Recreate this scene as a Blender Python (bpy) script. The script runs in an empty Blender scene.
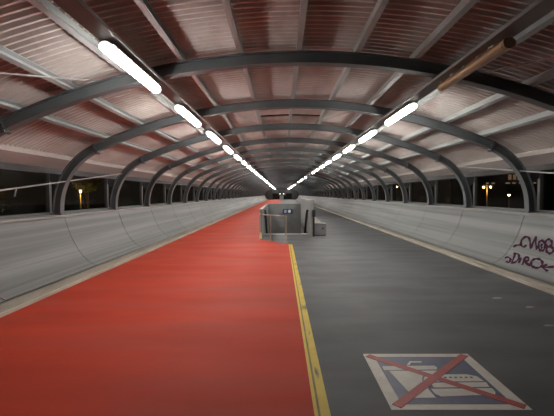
import bpy, bmesh, math, random
from mathutils import Vector, Matrix
random.seed(7)
S = bpy.context.scene
COL = S.collection

# ------------------------------------------------------------------ camera
CAMH = 1.6
cd = bpy.data.cameras.new('camera'); cam = bpy.data.objects.new('camera', cd); COL.objects.link(cam)
cd.sensor_width = 36.0; cd.lens = 390.0 / 554.0 * 36.0; cd.clip_start = 0.05; cd.clip_end = 500
PITCH, YAW, ROLL = math.radians(2.06), math.radians(0.59), math.radians(-0.30)
cam.matrix_world = (Matrix.Translation((0, 0, CAMH)) @ Matrix.Rotation(YAW, 4, 'Z')
                    @ Matrix.Rotation(math.pi / 2 - PITCH, 4, 'X') @ Matrix.Rotation(ROLL, 4, 'Z'))
S.camera = cam
CAM_M = cam.matrix_world.copy()

# ------------------------------------------------------------------ world and exposure
w = bpy.data.worlds.new('night'); S.world = w; w.use_nodes = True
bg = w.node_tree.nodes['Background']
bg.inputs[0].default_value = (0.012, 0.010, 0.008, 1); bg.inputs[1].default_value = 0.8
vs = S.view_settings
vs.view_transform = 'Standard'; vs.look = 'None'; vs.gamma = 1.0; vs.use_curve_mapping = False
vs.exposure = 0.0
LAMP_STRENGTH = 70.0

# ------------------------------------------------------------------ materials
def mat(name, c1, c2=None, rough=0.6, scale=(3, 3, 3), lo=0.35, hi=0.65, bump=0.0, bscale=None, metal=0.0,
        c3=None, scale3=(1, 1, 1), lo3=0.5, hi3=0.7, spec=0.5, detail=6, rvar=0.0, objrand=0.0):
    m = bpy.data.materials.new(name); m.use_nodes = True
    nt = m.node_tree; N = nt.nodes; L = nt.links
    b = N['Principled BSDF']
    b.inputs['Roughness'].default_value = rough; b.inputs['Metallic'].default_value = metal
    b.inputs['Specular IOR Level'].default_value = spec
    geo = N.new('ShaderNodeNewGeometry')
    def noise(sc, det=detail, off=0.0):
        mp = N.new('ShaderNodeMapping'); mp.inputs['Scale'].default_value = sc
        mp.inputs['Location'].default_value = (off, off * 1.7, off * 0.6)
        L.new(geo.outputs['Position'], mp.inputs['Vector'])
        nz = N.new('ShaderNodeTexNoise'); nz.inputs['Scale'].default_value = 1.0; nz.inputs['Detail'].default_value = det
        L.new(mp.outputs[0], nz.inputs['Vector'])
        return nz.outputs['Fac']
    def ramp(f, a, bb):
        r = N.new('ShaderNodeMapRange'); r.inputs[1].default_value = a; r.inputs[2].default_value = bb
        L.new(f, r.inputs[0]); return r.outputs[0]
    def mix(fac, a, bb):
        mx = N.new('ShaderNodeMix'); mx.data_type = 'RGBA'
        L.new(fac, mx.inputs[0])
        for s, v in ((6, a), (7, bb)):
            if isinstance(v, tuple): mx.inputs[s].default_value = (*v, 1)
            else: L.new(v, mx.inputs[s])
        return mx.outputs[2]
    n1 = noise(scale)
    col = mix(ramp(n1, lo, hi), c1, c2 if c2 else c1)
    if c3: col = mix(ramp(noise(scale3, 8, 11.3), lo3, hi3), col, c3)
    if objrand:
        oi = N.new('ShaderNodeObjectInfo')
        mr = N.new('ShaderNodeMapRange'); mr.inputs[3].default_value = 1 - objrand; mr.inputs[4].default_value = 1 + objrand
        L.new(oi.outputs['Random'], mr.inputs[0])
        hs = N.new('ShaderNodeHueSaturation'); L.new(mr.outputs[0], hs.inputs['Value']); L.new(col, hs.inputs['Color']); col = hs.outputs[0]
    L.new(col, b.inputs['Base Color'])
    if rvar:
        mr = N.new('ShaderNodeMapRange'); mr.inputs[1].default_value = 0.3; mr.inputs[2].default_value = 0.7
        mr.inputs[3].default_value = rough - rvar; mr.inputs[4].default_value = rough + rvar
        L.new(n1, mr.inputs[0]); L.new(mr.outputs[0], b.inputs['Roughness'])
    if bump:
        bp = N.new('ShaderNodeBump'); bp.inputs['Strength'].default_value = bump; bp.inputs['Distance'].default_value = 0.01
        L.new(noise(bscale or (60, 60, 60), 4, 3.1), bp.inputs['Height']); L.new(bp.outputs[0], b.inputs['Normal'])
    return m
def emis(name, c, s):
    m = bpy.data.materials.new(name); m.use_nodes = True
    nt = m.node_tree; b = nt.nodes['Principled BSDF']
    b.inputs['Base Color'].default_value = (0.8, 0.8, 0.78, 1); b.inputs['Roughness'].default_value = 0.35
    b.inputs['Emission Color'].default_value = (*c, 1); b.inputs['Emission Strength'].default_value = s
    return m

M = {}
M['red'] = mat('red lane coating', (0.464, 0.0496, 0.024), (0.384, 0.0408, 0.0216), rough=0.66, spec=0.13, scale=(0.5, 1.6, 1), bump=0.12, bscale=(25, 60, 30),
               c3=(0.344, 0.0624, 0.0432), scale3=(0.35, 2.2, 1), lo3=0.45, hi3=0.8, rvar=0.04)
M['asphalt'] = mat('grey lane coating', (0.0976, 0.1, 0.1024), (0.0704, 0.0728, 0.0752), rough=0.62, spec=0.28, scale=(0.6, 1.8, 1), bump=0.12, bscale=(25, 60, 30),
                   c3=(0.108, 0.1088, 0.1088), scale3=(1.6, 0.9, 1), lo3=0.5, hi3=0.85, rvar=0.04)
M['yellow'] = mat('yellow line paint', (0.6048, 0.4368, 0.0294), (0.5208, 0.3612, 0.0252), rough=0.5, scale=(4, 4, 1),
                  c3=(0.0588, 0.0546, 0.042), scale3=(24, 3.0, 1), lo3=0.56, hi3=0.72)
M['yellow2'] = mat('yellow line paint light', (0.6216, 0.4452, 0.0336), (0.5376, 0.378, 0.0252), rough=0.5, scale=(4, 4, 1))
M['scuff'] = mat('worn yellow seam', (0.255, 0.187, 0.02975), (0.136, 0.1105, 0.034), rough=0.6, scale=(20, 3, 1))
M['concrete'] = mat('precast concrete', (0.1892, 0.1947, 0.1899), (0.1204, 0.1245, 0.1218), rough=0.62, scale=(6, 0.07, 6), lo=0.40, hi=0.60, bump=0.10, bscale=(18, 18, 18),
                    c3=(0.09288, 0.09494, 0.09288), scale3=(9, 0.09, 9), lo3=0.52, hi3=0.72, objrand=0.07)
M['cap'] = mat('concrete coping', (0.2907, 0.2907, 0.2785), (0.2342, 0.2342, 0.2261), rough=0.6, scale=(3, 1.2, 3))
M['kerb'] = mat('tan kerb', (0.285, 0.255, 0.21), (0.215, 0.193, 0.16), rough=0.75, scale=(5, 0.9, 5), bump=0.1)
M['kerbline'] = mat('pale kerb edge', (0.425, 0.3825, 0.3145), (0.306, 0.2635, 0.2125), rough=0.7, scale=(5, 1.2, 5))
M['steel'] = mat('grey painted steel', (0.105, 0.117, 0.120), (0.08, 0.09, 0.094), rough=0.5, scale=(2, 2, 2), c3=(0.16, 0.125, 0.115), scale3=(1.2, 1.2, 1.2), lo3=0.55, hi3=0.8)
M['plate'] = mat('dark joint steel', (0.085, 0.088, 0.09), (0.06, 0.062, 0.065), rough=0.55)
M['galv'] = mat('galvanised purlin', (0.391, 0.4082, 0.4025), (0.3105, 0.3277, 0.3277), rough=0.45, scale=(3, 0.7, 3), metal=0.2)
M['sheet'] = mat('corrugated roof sheet', (0.6386, 0.5922, 0.5614), (0.515, 0.4584, 0.4274), rough=0.55, scale=(1.4, 0.5, 1.4), c3=(0.412, 0.3245, 0.2935), scale3=(2.3, 0.8, 1), lo3=0.5, hi3=0.75, objrand=0.12)
M['eave'] = mat('pale eave panel', (0.432, 0.3888, 0.3672), (0.3564, 0.3186, 0.3024), rough=0.55, scale=(2, 0.5, 2))
M['gutter'] = mat('dark gutter', (0.022, 0.017, 0.017), (0.016, 0.013, 0.013), rough=0.6)
M['frame'] = mat('window frame paint', (0.10, 0.104, 0.104), (0.075, 0.079, 0.079), rough=0.5)
M['rod'] = mat('galvanised rod', (0.45, 0.44, 0.43), (0.36, 0.35, 0.34), rough=0.4, metal=0.3)
M['tray'] = mat('lamp trunking', (0.22, 0.208, 0.20), (0.18, 0.17, 0.162), rough=0.45, scale=(4, 0.8, 4), metal=0.1)
M['housing'] = mat('lamp housing', (0.36, 0.355, 0.34), (0.30, 0.295, 0.28), rough=0.4)
M['clip'] = mat('steel clip', (0.6, 0.6, 0.58), (0.5, 0.5, 0.48), rough=0.3, metal=0.6)
M['lit'] = emis('lit diffuser', (1.0, 0.975, 0.92), LAMP_STRENGTH)
M['litcap'] = emis('translucent lamp end', (1.0, 0.975, 0.92), LAMP_STRENGTH * .02)
M['dead'] = mat('aged unlit diffuser', (0.378, 0.243, 0.108), (0.297, 0.189, 0.09), rough=0.3, scale=(6, 2, 6))
M['deadhouse'] = mat('aged lamp housing', (0.34, 0.24, 0.13), (0.26, 0.19, 0.11), rough=0.45)
M['wall2'] = mat('stairwell concrete', (0.2125, 0.2167, 0.2125), (0.1742, 0.1785, 0.1742), rough=0.6, scale=(2, 2, 2), bump=0.08)
M['wall3'] = mat('pale side panel', (0.3145, 0.3145, 0.3017), (0.2635, 0.2635, 0.255), rough=0.6, scale=(2, 2, 1))
M['step'] = mat('stair step', (0.17, 0.17, 0.1658), (0.1275, 0.1275, 0.1249), rough=0.7, scale=(5, 5, 5))
M['nosing'] = mat('pale nosing', (0.80, 0.80, 0.77), (0.7, 0.7, 0.67), rough=0.6)
M['black'] = mat('black rubber rail', (0.012, 0.012, 0.013), (0.02, 0.02, 0.02), rough=0.45)
M['brass'] = mat('barrier tube', (0.42, 0.33, 0.26), (0.34, 0.27, 0.21), rough=0.4, metal=0.3)
M['refl'] = mat('reflective sleeve', (0.75, 0.66, 0.38), (0.7, 0.55, 0.2), rough=0.4)
M['boxgrey'] = mat('grey cabinet', (0.22, 0.22, 0.235), (0.18, 0.18, 0.176), rough=0.5)
M['pale'] = mat('pale sheet plastic', (0.85, 0.83, 0.76), (0.75, 0.72, 0.66), rough=0.5)
M['blue'] = mat('sign blue', (0.012, 0.045, 0.16), (0.012, 0.04, 0.14), rough=0.4)
M['signwhite'] = mat('sign white', (0.8, 0.8, 0.8), (0.72, 0.74, 0.76), rough=0.4)
M['fwhite'] = mat('floor marking white', (0.6216, 0.588, 0.5292), (0.5376, 0.504, 0.4536), rough=0.55, scale=(9, 9, 1), c3=(0.42, 0.3948, 0.3528), scale3=(14, 14, 1), lo3=0.6, hi3=0.8)
M['fblue'] = mat('floor marking blue', (0.084, 0.0924, 0.1596), (0.0672, 0.07392, 0.1302), rough=0.5, scale=(8, 8, 1))
M['fred'] = mat('floor marking red', (0.3864, 0.0714, 0.063), (0.3192, 0.0588, 0.05208), rough=0.55, scale=(8, 8, 1))
M['graf'] = mat('purple spray paint', (0.045, 0.009, 0.030), (0.06, 0.014, 0.042), rough=0.85, spec=0.1, scale=(9, 9, 9))
M['dark'] = mat('dark end wall', (0.03, 0.03, 0.029), (0.022, 0.022, 0.022), rough=0.7)
M['ground'] = mat('night ground', (0.03, 0.032, 0.026), (0.02, 0.022, 0.018), rough=0.95, scale=(.3, .3, .3))
M['bark'] = mat('bark', (0.07, 0.05, 0.035), (0.05, 0.036, 0.026), rough=0.9)
M['leaf'] = mat('leaves', (0.07, 0.085, 0.025), (0.11, 0.10, 0.03), rough=0.7)
M['post'] = mat('lamp post steel', (0.2, 0.17, 0.12), (0.16, 0.14, 0.10), rough=0.6)
M['brickfar'] = mat('far facade', (0.05, 0.045, 0.04), (0.038, 0.034, 0.03), rough=0.9)
M['sodium'] = emis('sodium lamp', (1.0, 0.55, 0.14), 60)
M['whitelamp'] = emis('white street lamp', (1.0, 0.86, 0.6), 60)
M['litwin'] = emis('lit far window', (1.0, 0.62, 0.25), 0.14)
M['litwin2'] = emis('lit far strip', (1.0, 0.85, 0.6), 0.25)
M['endlight'] = emis('far end light', (1.0, 0.97, 0.92), 1.6)
def glass():
    m = bpy.data.materials.new('window glass'); m.use_nodes = True
    nt = m.node_tree; N = nt.nodes; N.clear()
    o = N.new('ShaderNodeOutputMaterial'); t = N.new('ShaderNodeBsdfTransparent'); g = N.new('ShaderNodeBsdfGlossy'); mx = N.new('ShaderNodeMixShader')
    t.inputs[0].default_value = (0.82, 0.80, 0.76, 1); g.inputs['Roughness'].default_value = 0.08
    mx.inputs[0].default_value = 0.025
    nt.links.new(t.outputs[0], mx.inputs[1]); nt.links.new(g.outputs[0], mx.inputs[2]); nt.links.new(mx.outputs[0], o.inputs[0])
    return m
M['glass'] = glass()

# ------------------------------------------------------------------ mesh helpers
class MB:
    def __init__(s): s.v = []; s.f = []
    def box(s, a, b):
        x0, y0, z0 = a; x1, y1, z1 = b; n = len(s.v)
        s.v += [(x0, y0, z0), (x1, y0, z0), (x1, y1, z0), (x0, y1, z0), (x0, y0, z1), (x1, y0, z1), (x1, y1, z1), (x0, y1, z1)]
        s.f += [tuple(n + i for i in q) for q in ((3, 2, 1, 0), (4, 5, 6, 7), (0, 1, 5, 4), (1, 2, 6, 5), (2, 3, 7, 6), (3, 0, 4, 7))]
        return s
    def prism(s, prof, y0, y1):                   # profile in x,z pulled along y
        n = len(s.v); k = len(prof)
        s.v += [(x, y0, z) for x, z in prof] + [(x, y1, z) for x, z in prof]
        for i in range(k):
            j = (i + 1) % k; s.f.append((n + i, n + j, n + k + j, n + k + i))
        s.f.append(tuple(n + i for i in range(k))[::-1]); s.f.append(tuple(n + k + i for i in range(k)))
        return s
    def slab(s, poly, z0, z1):                    # polygon in x,y pulled along z
        n = len(s.v); k = len(poly)
        s.v += [(x, y, z0) for x, y in poly] + [(x, y, z1) for x, y in poly]
        for i in range(k):
            j = (i + 1) % k; s.f.append((n + i, n + j, n + k + j, n + k + i))
        s.f.append(tuple(n + i for i in range(k))[::-1]); s.f.append(tuple(n + k + i for i in range(k)))
        return s
    def tube(s, pts, r, seg=8, r1=None):
        pts = [Vector(p) for p in pts]; n = len(s.v); m = len(pts)
        for i, p in enumerate(pts):
            t = (pts[min(i + 1, m - 1)] - pts[max(i - 1, 0)]).normalized()
            a = t.orthogonal().normalized() if abs(t.z) > .95 else t.cross(Vector((0, 0, 1))).normalized()
            b = t.cross(a); rr = r if r1 is None else r + (r1 - r) * i / (m - 1)
            for q in range(seg):
                an = 2 * math.pi * q / seg; c = p + a * math.cos(an) * rr + b * math.sin(an) * rr; s.v.append(tuple(c))
        for i in range(m - 1):
            for q in range(seg):
                q2 = (q + 1) % seg; s.f.append((n + i * seg + q, n + i * seg + q2, n + (i + 1) * seg + q2, n + (i + 1) * seg + q))
        s.f.append(tuple(n + q for q in range(seg))[::-1]); s.f.append(tuple(n + (m - 1) * seg + q for q in range(seg)))
        return s
    def ball(s, c, r, seg=10, rings=6, sc=(1, 1, 1)):
        n = len(s.v)
        for i in range(rings + 1):
            ph = math.pi * i / rings
            for q in range(seg):
                an = 2 * math.pi * q / seg
                s.v.append((c[0] + r * sc[0] * math.sin(ph) * math.cos(an), c[1] + r * sc[1] * math.sin(ph) * math.sin(an), c[2] + r * sc[2] * math.cos(ph)))
        for i in range(rings):
            for q in range(seg):
                q2 = (q + 1) % seg; s.f.append((n + i * seg + q, n + (i + 1) * seg + q, n + (i + 1) * seg + q2, n + i * seg + q2))
        return s
    def mesh(s, name, m, smooth=False):
        me = bpy.data.meshes.new(name); me.from_pydata(s.v, [], s.f)
        bm = bmesh.new(); bm.from_mesh(me); bmesh.ops.remove_doubles(bm, verts=bm.verts, dist=1e-6); bmesh.ops.recalc_face_normals(bm, faces=bm.faces); bm.to_mesh(me); bm.free()
        me.materials.append(M[m])
        if smooth:
            me.polygons.foreach_set('use_smooth', [True] * len(me.polygons)); me.set_sharp_from_angle(angle=math.radians(40))
        return me
def obj(name, me, parent=None, loc=(0, 0, 0)):
    o = bpy.data.objects.new(name, me); COL.objects.link(o); o.location = loc
    if parent: o.parent = parent
    return o
def empty(name, loc=(0, 0, 0)):
    o = bpy.data.objects.new(name, None); o.empty_display_size = 0.2; COL.objects.link(o); o.location = loc; return o
def tag(o, label=None, cat=None, group=None, kind=None):
    if label: o['label'] = label
    if cat: o['category'] = cat
    if group: o['group'] = group
    if kind: o['kind'] = kind
    return o
def ray(px, py):
    d = Vector(((px - 277) / 390.0, (208 - py) / 390.0, -1.0))
    return (CAM_M.to_3x3() @ d).normalized()
def on_floor(px, py):
    d = ray(px, py); t = -CAMH / d.z; return (d.x * t, d.y * t)

# ------------------------------------------------------------------ dimensions
C = 0.25                       # tunnel axis, to the right of the camera
P = 2.7                        # rib spacing
K0, K1 = -3, 39                # ribs
def ry(k): return 5.4 + P * k
Y0, Y1 = ry(K0), ry(K1)
FL, FR = C - 3.93, C + 4.00    # floor edges
SILL = 1.19
HALF, R, r, APEX = 4.82, 9.8, 1.3, 3.37
zc = APEX - R
sx = HALF - r; sz = zc + math.sqrt((R - r) ** 2 - sx ** 2)
ta = math.atan2(sx, sz - zc)   # angle where the tight bend starts
RD, PD = 0.16, 0.11            # rib depth, purlin depth
RR = R + RD + PD               # roof sheet radius
PA = 0.80 / RR                 # purlin angle step
EA = 0.50
def bound(k): return k * PA if abs(k) < 6 else math.copysign(EA, k)
def arc(rad, a): return (C + rad * math.sin(a), zc + rad * math.cos(a))

# ------------------------------------------------------------------ floor
# stairwell hole
WX0, WX1, WY0, WYN, WY1 = -0.70, 1.11, 14.7, 15.5, 22.0
TH = 0.12
floor = tag(empty('floor'), 'red and grey coated tunnel floor', None, None, 'structure')
ye = 12.35
red_poly = [(FL, Y0), (0.235, Y0), (0.235, ye), (-0.82, 13.85), (-0.82, WY1 + .15), (-0.2, WY1 + 2.5), (-0.1, Y1 + 3), (FL, Y1 + 3)]
obj('red_lane', MB().slab(red_poly, -0.2, 0.0).mesh('red_lane', 'red'), floor)
grey_poly = [(0.235, Y0), (FR, Y0), (FR, Y1 + 3), (-0.1, Y1 + 3), (-0.2, WY1 + 2.5), (-0.82, WY1 + .15), (WX1, WY1 + .15), (WX1, WYN), (WX0, WYN), (-0.82, WYN), (-0.82, 13.85), (0.235, ye)]
# the grey lane is laid as strips round the stair opening
g = MB()
g.slab([(0.235, Y0), (FR, Y0), (FR, ye), (0.235, ye)], -0.2, 0)
g.slab([(0.235, ye), (FR, ye), (FR, 13.85), (-0.82, 13.85)], -0.2, 0)
g.slab([(-0.82, 13.85), (FR, 13.85), (FR, WYN), (-0.82, WYN)], -0.2, 0)
g.slab([(WX1, WYN), (FR, WYN), (FR, WY1 + .15), (WX1, WY1 + .15)], -0.2, 0)
g.slab([(-0.82, WY1 + .15), (FR, WY1 + .15), (FR, WY1 + 2.5), (-0.2, WY1 + 2.5)], -0.2, 0)
g.slab([(-0.2, WY1 + 2.5), (FR, WY1 + 2.5), (FR, Y1 + 3), (-0.1, Y1 + 3)], -0.2, 0)
obj('grey_lane', g.mesh('grey_lane', 'asphalt'), floor)
yl = empty('lane_line', (0.2, 5, 0)); tag(yl, 'worn yellow line dividing the red lane from the grey lane', 'line')
def ypart(n, a, b, m, z): obj(n, MB().box((a - 0.2, Y0 - 5, 0.0), (b - 0.2, ye - 5, z)).mesh(n, m), yl)
ypart('narrow_stripe', 0.235, 0.262, 'yellow2', 0.003)
ypart('seam', 0.262, 0.280, 'scuff', 0.002)
ypart('wide_stripe', 0.280, 0.352, 'yellow', 0.003)

# ------------------------------------------------------------------ kerbs and concrete walls
WPROF = [(4.135, 0.122), (4.20, 0.158), (4.30, 0.22), (4.41, 0.33), (4.51, 0.47), (4.60, 0.63), (4.68, 0.82), (4.74, 1.00), (4.78, 1.13)]
for n, s, fe, side in ((1, -1, FL, 'left'), (2, 1, FR, 'right')):
    e = abs(fe - C)
    kb = MB().prism([(C + s * (e + .03), -.2), (C + s * (e + .03), 0.055), (C + s * (e + .05), 0.075), (C + s * 4.13, 0.095), (C + s * 4.5, 0.095), (C + s * 4.5, -.2)], Y0, Y1)
    k = obj('trim_%d' % n, kb.mesh('trim_%d' % n, 'kerb')); tag(k, 'tan kerb at the foot of the %s concrete wall' % side, None, None, 'structure')
    obj('edge_strip', MB().prism([(fe, -.2), (fe, 0.045), (C + s * (e + .03), 0.05), (C + s * (e + .03), -.2)], Y0, Y1).mesh('edge_strip', 'kerbline'), k)
    wl = tag(empty('wall_' + side), 'curved precast concrete wall along the %s lane' % ('red' if s < 0 else 'grey'), None, None, 'structure')
    prof = [(C + s * x, z) for x, z in WPROF] + [(C + s * 5.15, 1.13), (C + s * 5.15, 0.10)]
    pm = MB().prism(prof, 0.008, P - 0.008).mesh('wall_panel', 'concrete', True)
    for kk in range(K0, K1): obj('wall_panel', pm, wl, (0, ry(kk), 0))
    bk = [(C + s * (x + .03), z - .01) for x, z in WPROF] + [(C + s * 5.12, 1.125), (C + s * 5.12, 0.10)]
    obj('joint_backing', MB().prism(bk, Y0, Y1).mesh('joint_backing', 'plate'), wl)
    obj('coping', MB().prism([(C + s * 4.80, 1.13), (C + s * 4.80, 1.145), (C + s * 4.755, 1.15), (C + s * 4.755, SILL), (C + s * 5.22, SILL + .012), (C + s * 5.22, 1.13)], Y0, Y1).mesh('coping', 'cap'), wl)

# ------------------------------------------------------------------ roof: ribs, purlins, sheets
ceiling = tag(empty('ceiling'), 'arched roof of corrugated sheets on grey steel ribs', None, None, 'structure')
def path():
    pts = []      # (point, outward normal) from left foot to right foot, inner edge
    for i in range(3): pts.append(((-HALF, SILL + (sz - SILL) * i / 3), (-1, 0)))
    for i in range(13):
        a = -math.pi / 2 + (math.pi / 2 - ta) * i / 12
        pts.append(((-sx + r * math.sin(a), sz + r * math.cos(a)), (math.sin(a), math.cos(a))))
    for i in range(1, 16):
        a = -ta + 2 * ta * i / 32
        pts.append(((R * math.sin(a), zc + R * math.cos(a)), (math.sin(a), math.cos(a))))
    pts.append(((0, APEX), (0, 1)))
    return pts + [((-p[0], p[1]), (-q[0], q[1])) for p, q in pts[-2::-1]]
rp = path()
def sweep(sec):                 # sec: (depth outward, y)
    b = MB(); k = len(sec)
    for p, q in rp:
        for d, y in sec: b.v.append((C + p[0] + q[0] * d, y, p[1] + q[1] * d))
    for i in range(len(rp) - 1):
        for j in range(k):
            j2 = (j + 1) % k; b.f.append((i * k + j, i * k + j2, (i + 1) * k + j2, (i + 1) * k + j))
    b.f.append(tuple(range(k))); b.f.append(tuple((len(rp) - 1) * k + j for j in range(k))[::-1])
    return b
fw, ft, wt = 0.075, 0.014, 0.014
ISEC = [(0, -fw), (0, fw), (ft, fw), (ft, wt), (RD - ft, wt), (RD - ft, fw), (RD, fw), (RD, -fw), (RD - ft, -fw), (RD - ft, -wt), (ft, -wt), (ft, -fw)]
ribm = sweep(ISEC).mesh('arch_rib', 'steel', True)
ribdark = ribm.copy(); ribdark.materials[0] = M['plate']
def splice(s):
    b = MB(); a = ta
    c = Vector((C + s * R * math.sin(a), zc + R * math.cos(a))); nrm = Vector((s * math.sin(a), math.cos(a))); t = Vector((nrm.y, -nrm.x))
    for dd in (-0.022, 0.006):
        n = len(b.v)
        for y in (-.075, .075):
            for (u, v) in ((dd, -.035), (dd + .016, -.035), (dd + .016, RD + .01), (dd, RD + .01)):
                q = c + t * u + nrm * v; b.v.append((q.x, y, q.y))
        b.f += [(n, n + 1, n + 2, n + 3), (n + 4, n + 5, n + 6, n + 7)] + [(n + i, n + (i + 1) % 4, n + 4 + (i + 1) % 4, n + 4 + i) for i in range(4)]
    n = len(b.v)
    for y in (-.03, .03):
        for (u, v) in ((-.03, -.02), (.03, -.02), (.03, RD - .02), (-.03, RD - .02)):
            q = c + t * u + nrm * v; b.v.append((q.x, y, q.y))
    b.f += [(n, n + 1, n + 2, n + 3), (n + 4, n + 5, n + 6, n + 7)] + [(n + i, n + (i + 1) % 4, n + 4 + (i + 1) % 4, n + 4 + i) for i in range(4)]
    return b.mesh('splice_plate', 'plate')
spm = [splice(-1), splice(1)]
ftm = [MB().box((C + s * (HALF - .03) - (.0 if s > 0 else .24), -.10, SILL - .01), (C + s * (HALF - .03) + (.24 if s > 0 else 0), .10, SILL + .025)).mesh('base_plate', 'plate') for s in (-1, 1)]
brm = []
for s in (-1, 1):               # gusset from rib haunch to window post head
    brm.append(MB().slab([(0, 0), (1, 0), (0, 1)], 0, 1))
    b = MB(); pts = [(C + s * 4.86, 2.02), (C + s * 5.10, 2.05), (C + s * 5.10, 1.93), (C + s * 4.92, 1.78)]
    b.prism(pts, -.012, .012); brm[-1] = b.mesh('gusset', 'plate')
for k in range(K0, K1 + 1):
    o = obj('arch_rib', ribdark if k == 3 else ribm, ceiling, (0, ry(k), 0))
    for i in (0, 1):
        obj('splice_plate', spm[i], o); obj('base_plate', ftm[i], o); obj('gusset', brm[i], o)
def cprof(a, r0, r1, wv, th):   # C section turned to the arch: web + two flanges
    def q(u, v):
        x, z = arc(r0 + v, a); return (x + math.cos(a) * u, z - math.sin(a) * u)
    d = r1 - r0
    return [q(*p) for p in ((-wv, 0), (wv, 0), (wv, th), (-wv + th, th), (-wv + th, d - th), (wv, d - th), (wv, d), (-wv, d))]
for k in range(-5, 6):
    obj('purlin', MB().prism(cprof(k * PA, R + RD, RR - .005, 0.034, 0.008), Y0, Y1).mesh('purlin', 'galv'), ceiling)
# corrugated sheets
NW = 23
def sheet(a0, a1, ya, yb, na=4, corr=True):
    b = MB(); nj = (int(round((yb - ya) / P * NW)) * 8 if corr else 2)
    for j in range(nj + 1):
        y = ya + (yb - ya) * j / nj
        dz = max(-.022, min(.022, 0.036 * math.sin(2 * math.pi * (y * NW / P)))) if corr else 0
        for i in range(na + 1):
            a = a0 + (a1 - a0) * i / na
            x, z = arc(RR + .024 + dz, a); b.v.append((x, y, z))
    for j in range(nj):
        for i in range(na):
            q = j * (na + 1) + i; b.f.append((q, q + 1, q + na + 2, q + na + 1))
    return b
strips = [(-6 + i) for i in range(12)]
sm = {k: sheet(bound(k), bound(k + 1), 0, P).mesh('roof_sheet', 'sheet', True) for k in strips}
smgap = [{k: sheet(bound(k), bound(k + 1), a, b).mesh('roof_sheet', 'sheet', True) for k in (-1, 0)} for a, b in ((0, 17 * P / 23), (20 * P / 23, P))]
NEAR = 22
for kk in range(K0, NEAR):
    for k in strips:
        for me in ([smgap[0][k], smgap[1][k]] if kk == 1 and k in (-1, 0) else [sm[k]]):
            obj('roof_sheet', me, ceiling, (0, ry(kk), 0))
far = MB()
for k in strips:
    b = sheet(bound(k), bound(k + 1), ry(NEAR), Y1, 4, False); n = len(far.v); far.v += b.v; far.f += [tuple(n + i for i in f) for f in b.f]
o = obj('roof_sheet_far', far.mesh('roof_sheet_far', 'sheet', True), ceiling); o['kind'] = 'stuff'
for s in (-1, 1):
    a0, a1 = EA - .004, 0.545
    ep = [arc(RR - .10, s * a0), arc(RR - .10, s * a1), arc(RR + .03, s * a1), arc(RR + .03, s * a0)]
    obj('eave_panel', MB().prism(ep, Y0, Y1).mesh('eave_panel', 'eave'), ceiling)
    ex, ez = arc(RR - .10, s * a1)
    obj('gutter', MB().prism([(ex - s * .03, ez + .02), (ex - s * .13, 2.20), (ex - s * .14, 2.05), (ex + s * .12, 2.05), (ex + s * .14, ez + .16), (ex + s * .01, ez + .16)], Y0, Y1).mesh('gutter', 'gutter'), ceiling)
def rod(a, b, rr=0.011):
    return obj('brace_rod', MB().tube([a, b], rr, 6).mesh('brace_rod', 'rod'), ceiling)
def undera(x, d=0.02):
    return zc + math.sqrt((R + RD + d) ** 2 - (x - C) ** 2)
for xa, ya, xb, yb in ((-2.5, ry(0), -3.95, ry(-1)), (2.75, ry(0), 3.75, ry(-1)), (-1.36, ry(1), -0.55, ry(2)), (1.95, ry(1), 0.75, ry(2)),
                       (-2.6, ry(1), -3.6, ry(0)), (2.0, ry(1), 2.9, ry(0))):
    if (ya, yb) == (ry(1), ry(0)): continue
    rod((xa, ya, undera(xa)), (xb, yb, undera(xb)))
rl = rod((C - 4.78, ry(0) + .1, 1.60), (C - 4.62, ry(2) - .1, 2.18), 0.014)
obj('rod_hook', MB().tube([(C - 4.76, 6.62, 1.73), (C - 4.77, 6.60, 1.66), (C - 4.79, 6.60, 1.58)], .012, 6).mesh('rod_hook', 'rod'), rl)
rod((C + 4.78, ry(0) + .1, 1.78), (C + 4.55, ry(2) - .1, 2.32), 0.014)

# ------------------------------------------------------------------ windows between wall and eave
def ring_frame(s):
    b = MB(); x0, x1 = sorted((C + s * 5.06, C + s * 5.14))
    ys = (0.0, 0.04, P - 0.04, P); zs = (SILL + .005, SILL + .055, 2.07, 2.14)
    n = 0
    for x in (x0, x1):
        for y, z in ((ys[0], zs[0]), (ys[3], zs[0]), (ys[3], zs[3]), (ys[0], zs[3]), (ys[1], zs[1]), (ys[2], zs[1]), (ys[2], zs[2]), (ys[1], zs[2])):
            b.v.append((x, y, z))
    for i in range(4):
        j = (i + 1) % 4
        b.f += [(i, j, 4 + j, 4 + i), (8 + i, 12 + i, 12 + j, 8 + j), (i, 8 + i, 8 + j, j), (4 + i, 4 + j, 12 + j, 12 + i)]
    return b.mesh('window_frame', 'frame')
wn = 1
for s in (-1, 1):
    fm = ring_frame(s)
    gm = MB().box((C + s * 5.10 - .004, .06, SILL + .05), (C + s * 5.10 + .004, P - .06, 2.07)).mesh('pane', 'glass')
    for kk in range(K0, K1):
        o = tag(obj('window_%d' % wn, fm, None, (0, ry(kk), 0)), None, None, None, 'structure'); wn += 1
        obj('pane', gm, o)

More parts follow.
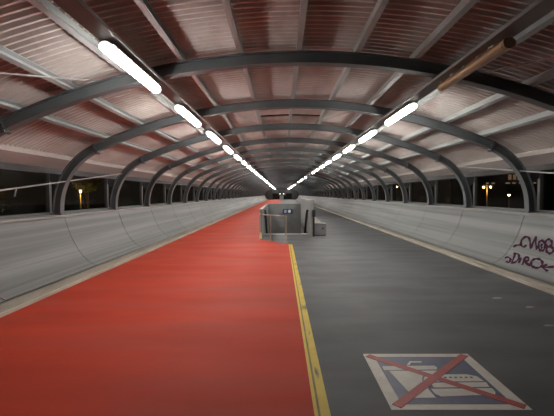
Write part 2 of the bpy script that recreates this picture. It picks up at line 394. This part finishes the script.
# ------------------------------------------------------------------ lamps on their trunking
LX = 1.96; LZ = CAMH + 1.445; LL = 1.55
ordw = ['first', 'second', 'third', 'fourth', 'fifth', 'sixth', 'seventh', 'eighth', 'ninth', 'tenth', 'eleventh', 'twelfth']
lm = {}
_ha = [math.radians(q) for q in (30, 50, 70, 90, 110, 130, 150)]
hp = [(.077, .029)] + [(.0665 * math.cos(q), .060 * math.sin(q)) for q in _ha] + [(-.077, .029), (-.074, .026)] + [(.0595 * math.cos(q), .0515 * math.sin(q)) for q in _ha[::-1]] + [(.074, .026)]
dp = [(.058 * math.cos(2 * math.pi * i / 16), .050 * math.sin(2 * math.pi * i / 16)) for i in range(16)]
for st, hm, dm in (('lit', 'housing', 'lit'), ('dead', 'deadhouse', 'dead')):
    lm[st] = (MB().prism(hp, -LL / 2, LL / 2).mesh('housing', hm), MB().prism(dp, -LL / 2 + .02, LL / 2 - .02).mesh('diffuser', dm, True))
cap_p = [(x * 1.08, z * 1.08) for x, z in dp]
hangm = MB().box((-.02, -.03, .059), (.02, .03, .0835)).mesh('hanger', 'clip')
capm = {st: MB().prism(cap_p, 0, .022).mesh('end_cap', hm) for st, hm in (('lit', 'litcap'), ('dead', 'deadhouse'))}
clipm = MB().prism([(.070, .034), (.079, .018), (.083, .020), (.076, .040)], -.015, .015).mesh('clip', 'clip')
clipm2 = MB().prism([(-.070, .034), (-.079, .018), (-.083, .020), (-.076, .040)], -.015, .015).mesh('clip', 'clip')
DEAD = {1: {0, 9, 10, 12, 15, 17, 18, 19, 20, 22}, -1: set()}
DEAD[1] |= {-1}
for s in (-1, 1):
    side = 'left' if s < 0 else 'right'
    x0 = C + s * LX
    tr = [(x0 - .10, LZ + .084), (x0 + .10, LZ + .084), (x0 + .10, LZ + .122), (x0 + .09, LZ + .122), (x0 + .09, LZ + .094), (x0 - .09, LZ + .094), (x0 - .09, LZ + .122), (x0 - .10, LZ + .122)]
    off = -s * .018
    t = obj('lamp_trunking', MB().prism([(x + off, z) for x, z in tr], Y0, Y1).mesh('lamp_trunking', 'tray'))
    tag(t, 'long grey steel trunking that carries the %s row of tunnel lamps' % side, 'trunking')
    for k in range(0, K1 + 1):
        st = 'dead' if k in DEAD[s] else 'lit'
        e = empty('tube_lamp', (x0, ry(k) - .77, LZ))
        obj('housing', lm[st][0], e); obj('diffuser', lm[st][1], e)
        obj('hanger', hangm, e, (0, -LL * .3, 0)); obj('hanger', hangm, e, (0, LL * .3, 0))
        if k < 14:
            obj('end_cap', capm[st], e, (0, -LL / 2 - .02, 0)); obj('end_cap', capm[st], e, (0, LL / 2 - .002, 0))
        if k < 5:
            for i in range(5):
                yy = -LL / 2 + .15 + i * (LL - .3) / 4
                obj('clip', clipm, e, (0, yy, 0)); obj('clip', clipm2, e, (0, yy, 0))
        if k < 0: lab = '%s tube lamp of the %s row %s the camera' % ('glowing white' if st == 'lit' else 'unlit', side, ('overhead, just before', 'behind', )[0 if k == -1 else 1])
        elif st == 'dead' and k == 0: lab = 'unlit tube lamp with yellowed cover, nearest lamp of the right row'
        elif k < 12: lab = '%s tube lamp, %s from the camera in the %s row' % ('glowing white' if st == 'lit' else 'unlit', ordw[k], side)
        else: lab = '%s tube lamp far off in the %s row near the tunnel end' % ('glowing white' if st == 'lit' else 'unlit', side)
        tag(e, lab, 'lamp', 'tube lamps of the %s row%s' % (side, ', far %s' % st if k >= 12 else ''))

# ------------------------------------------------------------------ far end of the tunnel
we = tag(empty('wall_back', (0, Y1, 0)), 'dark wall closing the far end of the tunnel', None, None, 'structure')
obj('lintel', MB().box((-5.2, 0, 1.72), (5.8, .3, 3.8)).mesh('lintel', 'dark'), we)
for a, b in ((-5.2, -2.4), (-0.35, 0.75), (3.1, 5.8)): obj('pier', MB().box((a, .01, 0), (b, .29, 1.73)).mesh('pier', 'dark' if b != .75 else 'wall2'), we)
e = empty('end_sign', (.3, Y1 - .12, 1.62)); tag(e, 'dark overhead sign with two small white lights at tunnel end', 'sign')
obj('board', MB().box((-1.1, 0, -.45), (1.1, .1, .45)).mesh('board', 'black'), e)
for x in (-.55, .45): obj('light', MB().box((x - .16, -.03, -.1), (x + .16, .0, .1)).mesh('light', 'endlight'), e)

# ------------------------------------------------------------------ stairwell
sw = empty('stairwell', (C, WY0, 0)); tag(sw, 'grey concrete stairwell going down in the middle of the tunnel', 'stairwell')
DEP = -4.3
def swp(n, b, m): return obj(n, b.mesh(n, m), sw, (-C, -WY0, 0))
swp('side_wall', MB().box((WX0 - TH, WY0, DEP), (WX0, WY1, 1.03)), 'wall2')
swp('side_wall', MB().box((WX1, WY0, DEP), (WX1 + TH, WY1, 1.36)), 'wall3')
swp('end_wall', MB().box((WX0 - TH, WY1, DEP), (WX1 + TH, WY1 + .14, 1.05)), 'wall2')
swp('nosing_strip', MB().box((WX0 + .005, WYN - .09, -.01), (WX1 - .005, WYN + .02, .02)), 'nosing')
nst = 20
for i in range(nst):
    z = -0.2 * (i + 1); y = WYN + .32 * i
    swp('step', MB().box((WX0, y, z - .2), (WX1, y + .34, z)), 'step')
for x in (WX0 + .07, WX1 - .07):
    h = swp('handrail', MB().tube([(x, WYN - .1, .93), (x, WYN + .1, .90), (x, WY1 - .6, -3.0)], .045, 8), 'black')
    for q in (0.06, .4, .75):
        yy = WYN + .1 + (WY1 - .7 - WYN) * q; zz = .90 - 3.9 * (yy - WYN - .1) / (WY1 - .7 - WYN)
        sgn = -1 if x < C else 1
        obj('bracket', MB().tube([(x, yy, zz), (x + sgn * .075, yy, zz - .02)], .012, 6).mesh('bracket', 'black'), h)
vp = empty('validator_post', (1.22, 14.60, 0)); tag(vp, 'slim black post with a small head beside the pale stairwell panel', 'post')
obj('post', MB().box((-.035, -.035, 0), (.035, .035, .80)).mesh('post', 'black'), vp)
obj('head', MB().prism([(-.06, .74), (.06, .74), (.06, .97), (.0, 1.02), (-.06, .97)], -.06, .06).mesh('head', 'black'), vp)
# sign on the end wall of the stairwell
sg = empty('pictogram_sign', (.375, WY1 - .02, .62)); tag(sg, 'small blue sign with two white pictograms on the stairwell end wall', 'sign')
obj('board', MB().box((-.28, -.03, -.125), (.28, .0, .125)).mesh('board', 'blue'), sg)
b = MB()
b.box((-.19, -.036, -.075), (-.07, -.030, -.055)); b.box((-.19, -.036, .05), (-.07, -.030, .07)); b.box((-.19, -.036, -.055), (-.17, -.03, .05)); b.box((-.09, -.036, -.055), (-.07, -.03, .05)); b.box((-.145, -.036, -.04), (-.115, -.03, .03))
obj('lift_pictogram', b.mesh('lift_pictogram', 'signwhite'), sg)
cp = [(.10 + .085 * math.cos(2 * math.pi * i / 18), .085 * math.sin(2 * math.pi * i / 18)) for i in range(18)]
obj('round_pictogram', MB().prism(cp, -.037, -.03).mesh('round_pictogram', 'signwhite'), sg)
# tubular barrier in front of the stairs
br = empty('tube_barrier', (-.3, 13.2, 0)); tag(br, 'brown tubular guard rail standing in front of the stairwell', 'barrier')
A = Vector((-.74, 13.75, 0)); B = Vector((.16, 12.75, 0)); off = Vector((-.3, 13.2, 0))
for i, q in enumerate((0, .42, 1)):
    p = A.lerp(B, q) - off
    o = obj('post', MB().tube([p, p + Vector((0, 0, .875))], .019, 8).mesh('post', 'brass'), br)
    obj('foot', MB().tube([p, p + Vector((0, 0, .02))], .05, 10).mesh('foot', 'brass'), o)
    if i == 0: obj('reflective_sleeve', MB().tube([p + Vector((.015, -.03, .03)), p + Vector((.015, -.03, .24))], .045, 8, .028).mesh('reflective_sleeve', 'refl'), o)
obj('top_rail', MB().tube([A - off + Vector((0, 0, .875)), B - off + Vector((0, 0, .875))], .020, 8).mesh('top_rail', 'brass'), br)
# grey cabinet beside the stairs
gb = empty('grit_box', (1.485, 15.02, 0)); tag(gb, 'low grey cabinet with a dark lock beside the stairwell', 'cabinet')
obj('body', MB().box((-.22, -.2, .03), (.22, .25, .44)).mesh('body', 'boxgrey'), gb)
obj('plinth', MB().box((-.21, -.17, 0), (.21, .22, .035)).mesh('plinth', 'black'), gb)
obj('lid', MB().prism([(-.23, .44), (.23, .44), (.23, .465), (-.23, .475)], -.215, .26).mesh('lid', 'boxgrey'), gb)
obj('lock', MB().prism([(.1 + .035 * math.cos(i * math.pi / 5), .28 + .035 * math.sin(i * math.pi / 5)) for i in range(10)], -.215, -.2).mesh('lock', 'black'), gb)
bgq = obj('folded_bag', MB().prism([(-.2, .476), (.06, .472), (.02, .53), (-.08, .62), (-.15, .70), (-.2, .71)], -.12, .14).mesh('folded_bag', 'pale'), None, (1.485, 15.02, 0))
tag(bgq, 'pale crumpled bag leaning on top of the grey cabinet', 'bag')

# ------------------------------------------------------------------ no-food marking on the floor
_c = [on_floor(*q) for q in ((364, 354.5), (467, 353.5), (531, 409), (391, 411))]
X0, X1, YA, YB = (_c[0][0] + _c[3][0]) / 2, (_c[1][0] + _c[2][0]) / 2, (_c[2][1] + _c[3][1]) / 2, (_c[0][1] + _c[1][1]) / 2
print('SIGN', X0, X1, YA, YB)
fs = empty('floor_sign', (X0, YA, 0)); tag(fs, 'square blue and white no food floor marking crossed out in red', 'floor marking')
W, H = X1 - X0, YB - YA
def uv(px, py):
    x, y = on_floor(px, py); return (x - X0, y - YA)
def fpart(n, poly, z, m): return obj(n, MB().slab(poly, 0.0005, z).mesh(n, m), fs)
fpart('border', [(0, 0), (W, 0), (W, H), (0, H)], .002, 'fwhite')
m_ = .075
fpart('field', [(m_ * 1.3, m_), (W - m_ * 1.3, m_), (W - m_ * 1.3, H - m_), (m_ * 1.3, H - m_)], .003, 'fblue')
def px(*pts): return [uv(a, b) for a, b in pts]
fpart('cup_lid', px((382, 366.6), (434, 366), (437, 367.5), (437, 369.8), (384, 370.4)), .004, 'fwhite')
fpart('straw', px((406.5, 365.6), (409.5, 361.6), (421.5, 361.6), (421.5, 362.9), (411, 362.9), (409.4, 365.6)), .004, 'fwhite')
fpart('cup', px((389, 371.2), (437, 370.9), (430, 380), (428, 389), (436, 398), (414.5, 398.3)), .004, 'fwhite')
fpart('top_bun', px((423.5, 380.6), (424, 377.6), (428, 375.9), (440, 375), (467, 374.8), (477, 376.8), (484, 381.6), (432, 382.0)), .0048, 'fwhite')
fpart('patty', px((430, 383.2), (486, 382.7), (489.5, 387.4), (434, 387.9)), .0045, 'fwhite')
fpart('bottom_bun', px((431, 389.3), (492, 388.7), (495.5, 392.5), (495, 394.9), (441, 396.9), (435, 394.2)), .0045, 'fwhite')
fpart('bun_outline', px((422, 380.8), (422.5, 377.0), (427, 374.9), (429, 375.2), (424.6, 377.4), (424, 380.6), (430, 382.6), (487, 382.0), (486.5, 383.0), (429, 383.6)), .0044, 'fblue')
fpart('patty_outline', px((428.5, 388.2), (490, 387.4), (491, 388.8), (431.5, 389.4), (436, 394.2), (442, 397.2), (439.5, 398.0), (433, 394.6)), .0044, 'fblue')
for i in range(6):
    xx = 443.5 + i * 5.2
    fpart('sesame', px((xx, 377.3), (xx + 2.6, 377.2), (xx + 3.6, 378.6), (xx + 1.0, 378.7)), .0055, 'fblue')
def bar(a, b, wd):
    a = Vector(a); b = Vector(b); t = (b - a).normalized(); n = Vector((-t.y, t.x)) * wd / 2
    return [tuple(a - n), tuple(b - n), tuple(b + n), tuple(a + n)]
fpart('cross_bar', bar((.035, H - .045), (W - .03, .035), .075), .006, 'fred')
fpart('cross_bar', bar((W - .045, H - .035), (.05, .045), .075), .0066, 'fred')

for cx, cy, ww in ((497, 298, 5), (529.5, 307, 4.5), (549, 325.5, 6)):
    pq = [on_floor(cx + ww * math.cos(q) * (1 + .25 * math.sin(3 * q + cx)), cy + .9 * math.sin(q)) for q in [i * .6283 for i in range(10)]]
    obj('paint_patch', MB().slab(pq, 0.0003, .0015).mesh('paint_patch', 'kerb'), floor)

# ------------------------------------------------------------------ graffiti on the right wall
def wall_hit(px_, py_):
    d = ray(px_, py_); o = Vector((0, 0, CAMH))
    best = None
    for (xa, za), (xb, zb) in zip(WPROF, WPROF[1:]):
        xa += C; xb += C
        nx, nz = (zb - za), -(xb - xa)           # normal of the facet in x,z
        den = d.x * nx + d.z * nz
        if abs(den) < 1e-9: continue
        t = ((xa - o.x) * nx + (za - o.z) * nz) / den
        p = o + d * t
        if t > 0 and za - .02 <= p.z <= zb + .02:
            if best is None or t < best[0]: best = (t, p, Vector((-nx, 0, -nz)).normalized())
    return best
def smooth_pts(pts, n=5):
    out = []
    P_ = [pts[0]] + pts + [pts[-1]]
    for i in range(1, len(P_) - 2):
        p0, p1, p2, p3 = P_[i - 1:i + 3]
        for j in range(n):
            t = j / n
            out.append(tuple(0.5 * ((2 * b) + (-a + c) * t + (2 * a - 5 * b + 4 * c - d) * t * t + (-a + 3 * b - 3 * c + d) * t ** 3) for a, b, c, d in zip(p0, p1, p2, p3)))
    return out + [pts[-1]]
def ell(cx, cy, rx, ry_, n=12, a0=0): return [(cx + rx * math.cos(a0 + 2 * math.pi * i / n), cy + ry_ * math.sin(a0 + 2 * math.pi * i / n)) for i in range(n + 1)]
def graf(label, strokes, wd):
    e = empty('graffiti_tag', (C + 4.6, 6.5, .6)); tag(e, label, 'graffiti'); bpy.context.view_layer.update()
    for st in strokes:
        pts = smooth_pts(st); b = MB(); hits = []
        for a, c in pts:
            h = wall_hit(480 + a / 5.2, 210 + c / 5.2)
            if h: hits.append(h)
        for i, (t, p, n) in enumerate(hits):
            q = hits[min(i + 1, len(hits) - 1)][1] - hits[max(i - 1, 0)][1]
            if q.length < 1e-6: q = Vector((0, 1, 0))
            sd = n.cross(q.normalized()).normalized() * wd * (0.42 + .16 * math.sin(i * .7))
            for pp in (p - sd + n * .010, p + sd + n * .010, p + sd - n * .002, p - sd - n * .002): b.v.append(tuple(pp - Vector(e.location)))
        for i in range(len(hits) - 1):
            for j in range(4):
                j2 = (j + 1) % 4; b.f.append((i * 4 + j, i * 4 + j2, i * 4 + 4 + j2, i * 4 + 4 + j))
        b.f += [(0, 1, 2, 3), tuple(len(hits) * 4 - 4 + j for j in range(4))]
        obj('stroke', b.mesh('stroke', 'graf'), e)
graf('upper purple graffiti scrawl reading MOS on the right concrete wall', [
    [(175, 190), (192, 183), (212, 182)],
    [(242, 184), (226, 192), (214, 180), (216, 160), (230, 143), (248, 140), (258, 152), (262, 176), (266, 200)],
    [(266, 200), (276, 172), (292, 138)],
    [(292, 138), (290, 165), (296, 205)],
    ell(322, 186, 17, 27, 12, -1), [(325, 176), (320, 188), (324, 200)],
    ell(358, 172, 17, 19, 10, 1), ell(364, 208, 18, 18, 10, -1)], .045)
graf('lower purple graffiti scrawl reading DIRO with an arrow on the wall', [
    [(130, 250), (146, 246), (160, 258), (150, 274), (138, 268)],
    [(186, 226), (176, 250), (166, 278)], [(166, 278), (190, 268), (204, 244), (196, 228), (176, 226)],
    [(212, 250), (204, 276)], [(236, 246), (228, 266), (222, 284)], [(232, 248), (252, 248), (250, 264), (230, 266), (246, 280), (262, 292)],
    ell(296, 278, 30, 24, 12, 2), [(385, 296), (355, 298), (326, 298)], [(350, 284), (326, 298), (352, 318)]], .045)

# ------------------------------------------------------------------ the night outside
GZ = -4.5
gd = tag(obj('ground', MB().box((-160, -40, GZ - .3), (160, 260, GZ)).mesh('ground', 'ground')), 'dark ground outside the tunnel', None, None, 'structure')
def street_lamp(px_, py_, dist, m, label, heads=1, power=0, gap=.75, col=(1, .55, .15)):
    d = ray(px_, py_); t = dist / d.y; p = Vector((0, 0, CAMH)) + d * t
    e = empty('street_lamp', (p.x, p.y, GZ)); hgt = p.z - GZ
    obj('pole', MB().tube([(0, 0, 0), (0, 0, hgt + .2)], .09, 8, .05).mesh('pole', 'post'), e)
    xs = (0,) if heads == 1 else (-gap / 2, gap / 2)
    for x in xs:
        o = obj('lamp_head', MB().prism([(x - .22, hgt + .08), (x + .22, hgt + .08), (x + .12, hgt + .2), (x - .12, hgt + .2)], -.14, .14).mesh('lamp_head', 'post'), e)
        obj('bulb', MB().ball((x, 0, hgt - .02), .10, 8, 5).mesh('bulb', m), o)
    if heads == 2: obj('cross_arm', MB().tube([(-gap / 2, 0, hgt + .16), (gap / 2, 0, hgt + .16)], .04, 6).mesh('cross_arm', 'post'), e)
    tag(e, label, 'street lamp')
    if power:
        ld = bpy.data.lights.new('street_light', 'POINT'); ld.energy = power; ld.color = col; ld.shadow_soft_size = .2
        lo = bpy.data.objects.new('street_light', ld); COL.objects.link(lo); lo.location = (0, -.4, hgt - .4); lo.parent = e
    return p
street_lamp(487, 187, 42, 'sodium', 'double headed orange street lamp seen through the right windows', 2, 120)
street_lamp(509, 195, 46, 'whitelamp', 'single bright pale street lamp seen through the right windows', 1, 0)
street_lamp(397, 187, 70, 'sodium', 'small distant orange street lamp seen far down the right windows', 1, 0)
pl = street_lamp(80.5, 191, 40, 'whitelamp', 'pale street lamp under the orange lit tree on the left', 1, 220, col=(1, .6, .18))
street_lamp(82, 211, 34, 'whitelamp', 'low pale lamp just above the left window sill', 1, 0)
def tree(x, y, zt, rad, label, seed):
    rnd = random.Random(seed); e = empty('tree', (x, y, GZ)); h = zt - GZ
    obj('trunk', MB().tube([(0, 0, 0), (.1, 0, h * .4), (0, .1, h * .85)], .22, 8, .06).mesh('trunk', 'bark'), e)
    b = MB()
    for i in range(5):
        a = rnd.random() * 6.28; b.tube([(.05, 0, h * (.4 + .08 * i)), (math.cos(a) * rad * .7, math.sin(a) * rad * .7, h * (.62 + .07 * i))], .07, 5, .02)
    obj('branches', b.mesh('branches', 'bark'), e)
    b = MB()
    for i in range(1400):
        u = Vector((rnd.gauss(0, 1), rnd.gauss(0, 1), rnd.gauss(0, 1))).normalized() * rad * rnd.random() ** .4
        c = Vector((u.x, u.y, h - rad * .9 + u.z * .95)); n = len(b.v); s_ = .10 + .10 * rnd.random()
        d1 = Vector((rnd.gauss(0, 1), rnd.gauss(0, 1), rnd.gauss(0, 1))).normalized(); d2 = d1.orthogonal().normalized()
        b.v += [tuple(c - d1 * s_), tuple(c + d2 * s_ * .5), tuple(c + d1 * s_), tuple(c - d2 * s_ * .5)]; b.f.append((n, n + 1, n + 2, n + 3))
    o = obj('foliage', b.mesh('foliage', 'leaf'), e); o['kind'] = 'stuff'
    tag(e, label, 'tree')
tree(pl.x - .3, pl.y + 1.95, pl.z + 2.6, 1.5, 'leafy tree lit orange by a lamp beyond the left windows', 3)
tree(-24, 30, 2.6, 2.6, 'dark leafy tree beyond the nearest left windows', 5)
# far building with lit windows
d = ray(500, 183); t = 75 / d.y; p = Vector((0, 0, CAMH)) + d * t
bl = empty('office_building', (p.x + 3, p.y + 1, GZ)); tag(bl, 'dark far building with a row of small lit windows', 'building')
obj('walls', MB().box((-8, 0, 0), (16, 9, 11.5)).mesh('walls', 'brickfar'), bl)
obj('roof', MB().box((-8.3, -.3, 11.5), (16.3, 9.3, 11.8)).mesh('roof', 'dark'), bl)
zr = p.z - GZ
for i, (x, wd_) in enumerate(((-4.9, .5), (-3.8, .6), (-1.0, .8), (.2, .6), (1.4, .5), (3.2, .7), (4.2, .5), (8.5, .7), (9.8, .6))):
    o = obj('window', MB().box((x - wd_ / 2 - .08, -.06, zr - .22), (x + wd_ / 2 + .08, .0, zr + .22)).mesh('window', 'dark'), bl)
    obj('pane', MB().box((x - wd_ / 2, -.09, zr - .10), (x + wd_ / 2, -.05, zr + .10)).mesh('pane', 'litwin2'), o)
for x, zz in ((-.6, 1.15), (.3, 1.15), (1.2, 1.15)):
    o = obj('window', MB().box((x - .4, -.06, zr + zz - .6), (x + .4, .0, zr + zz + .6)).mesh('window', 'dark'), bl)
    obj('pane', MB().box((x - .3, -.09, zr + zz - .5), (x + .3, -.05, zr + zz + .5)).mesh('pane', 'litwin'), o)
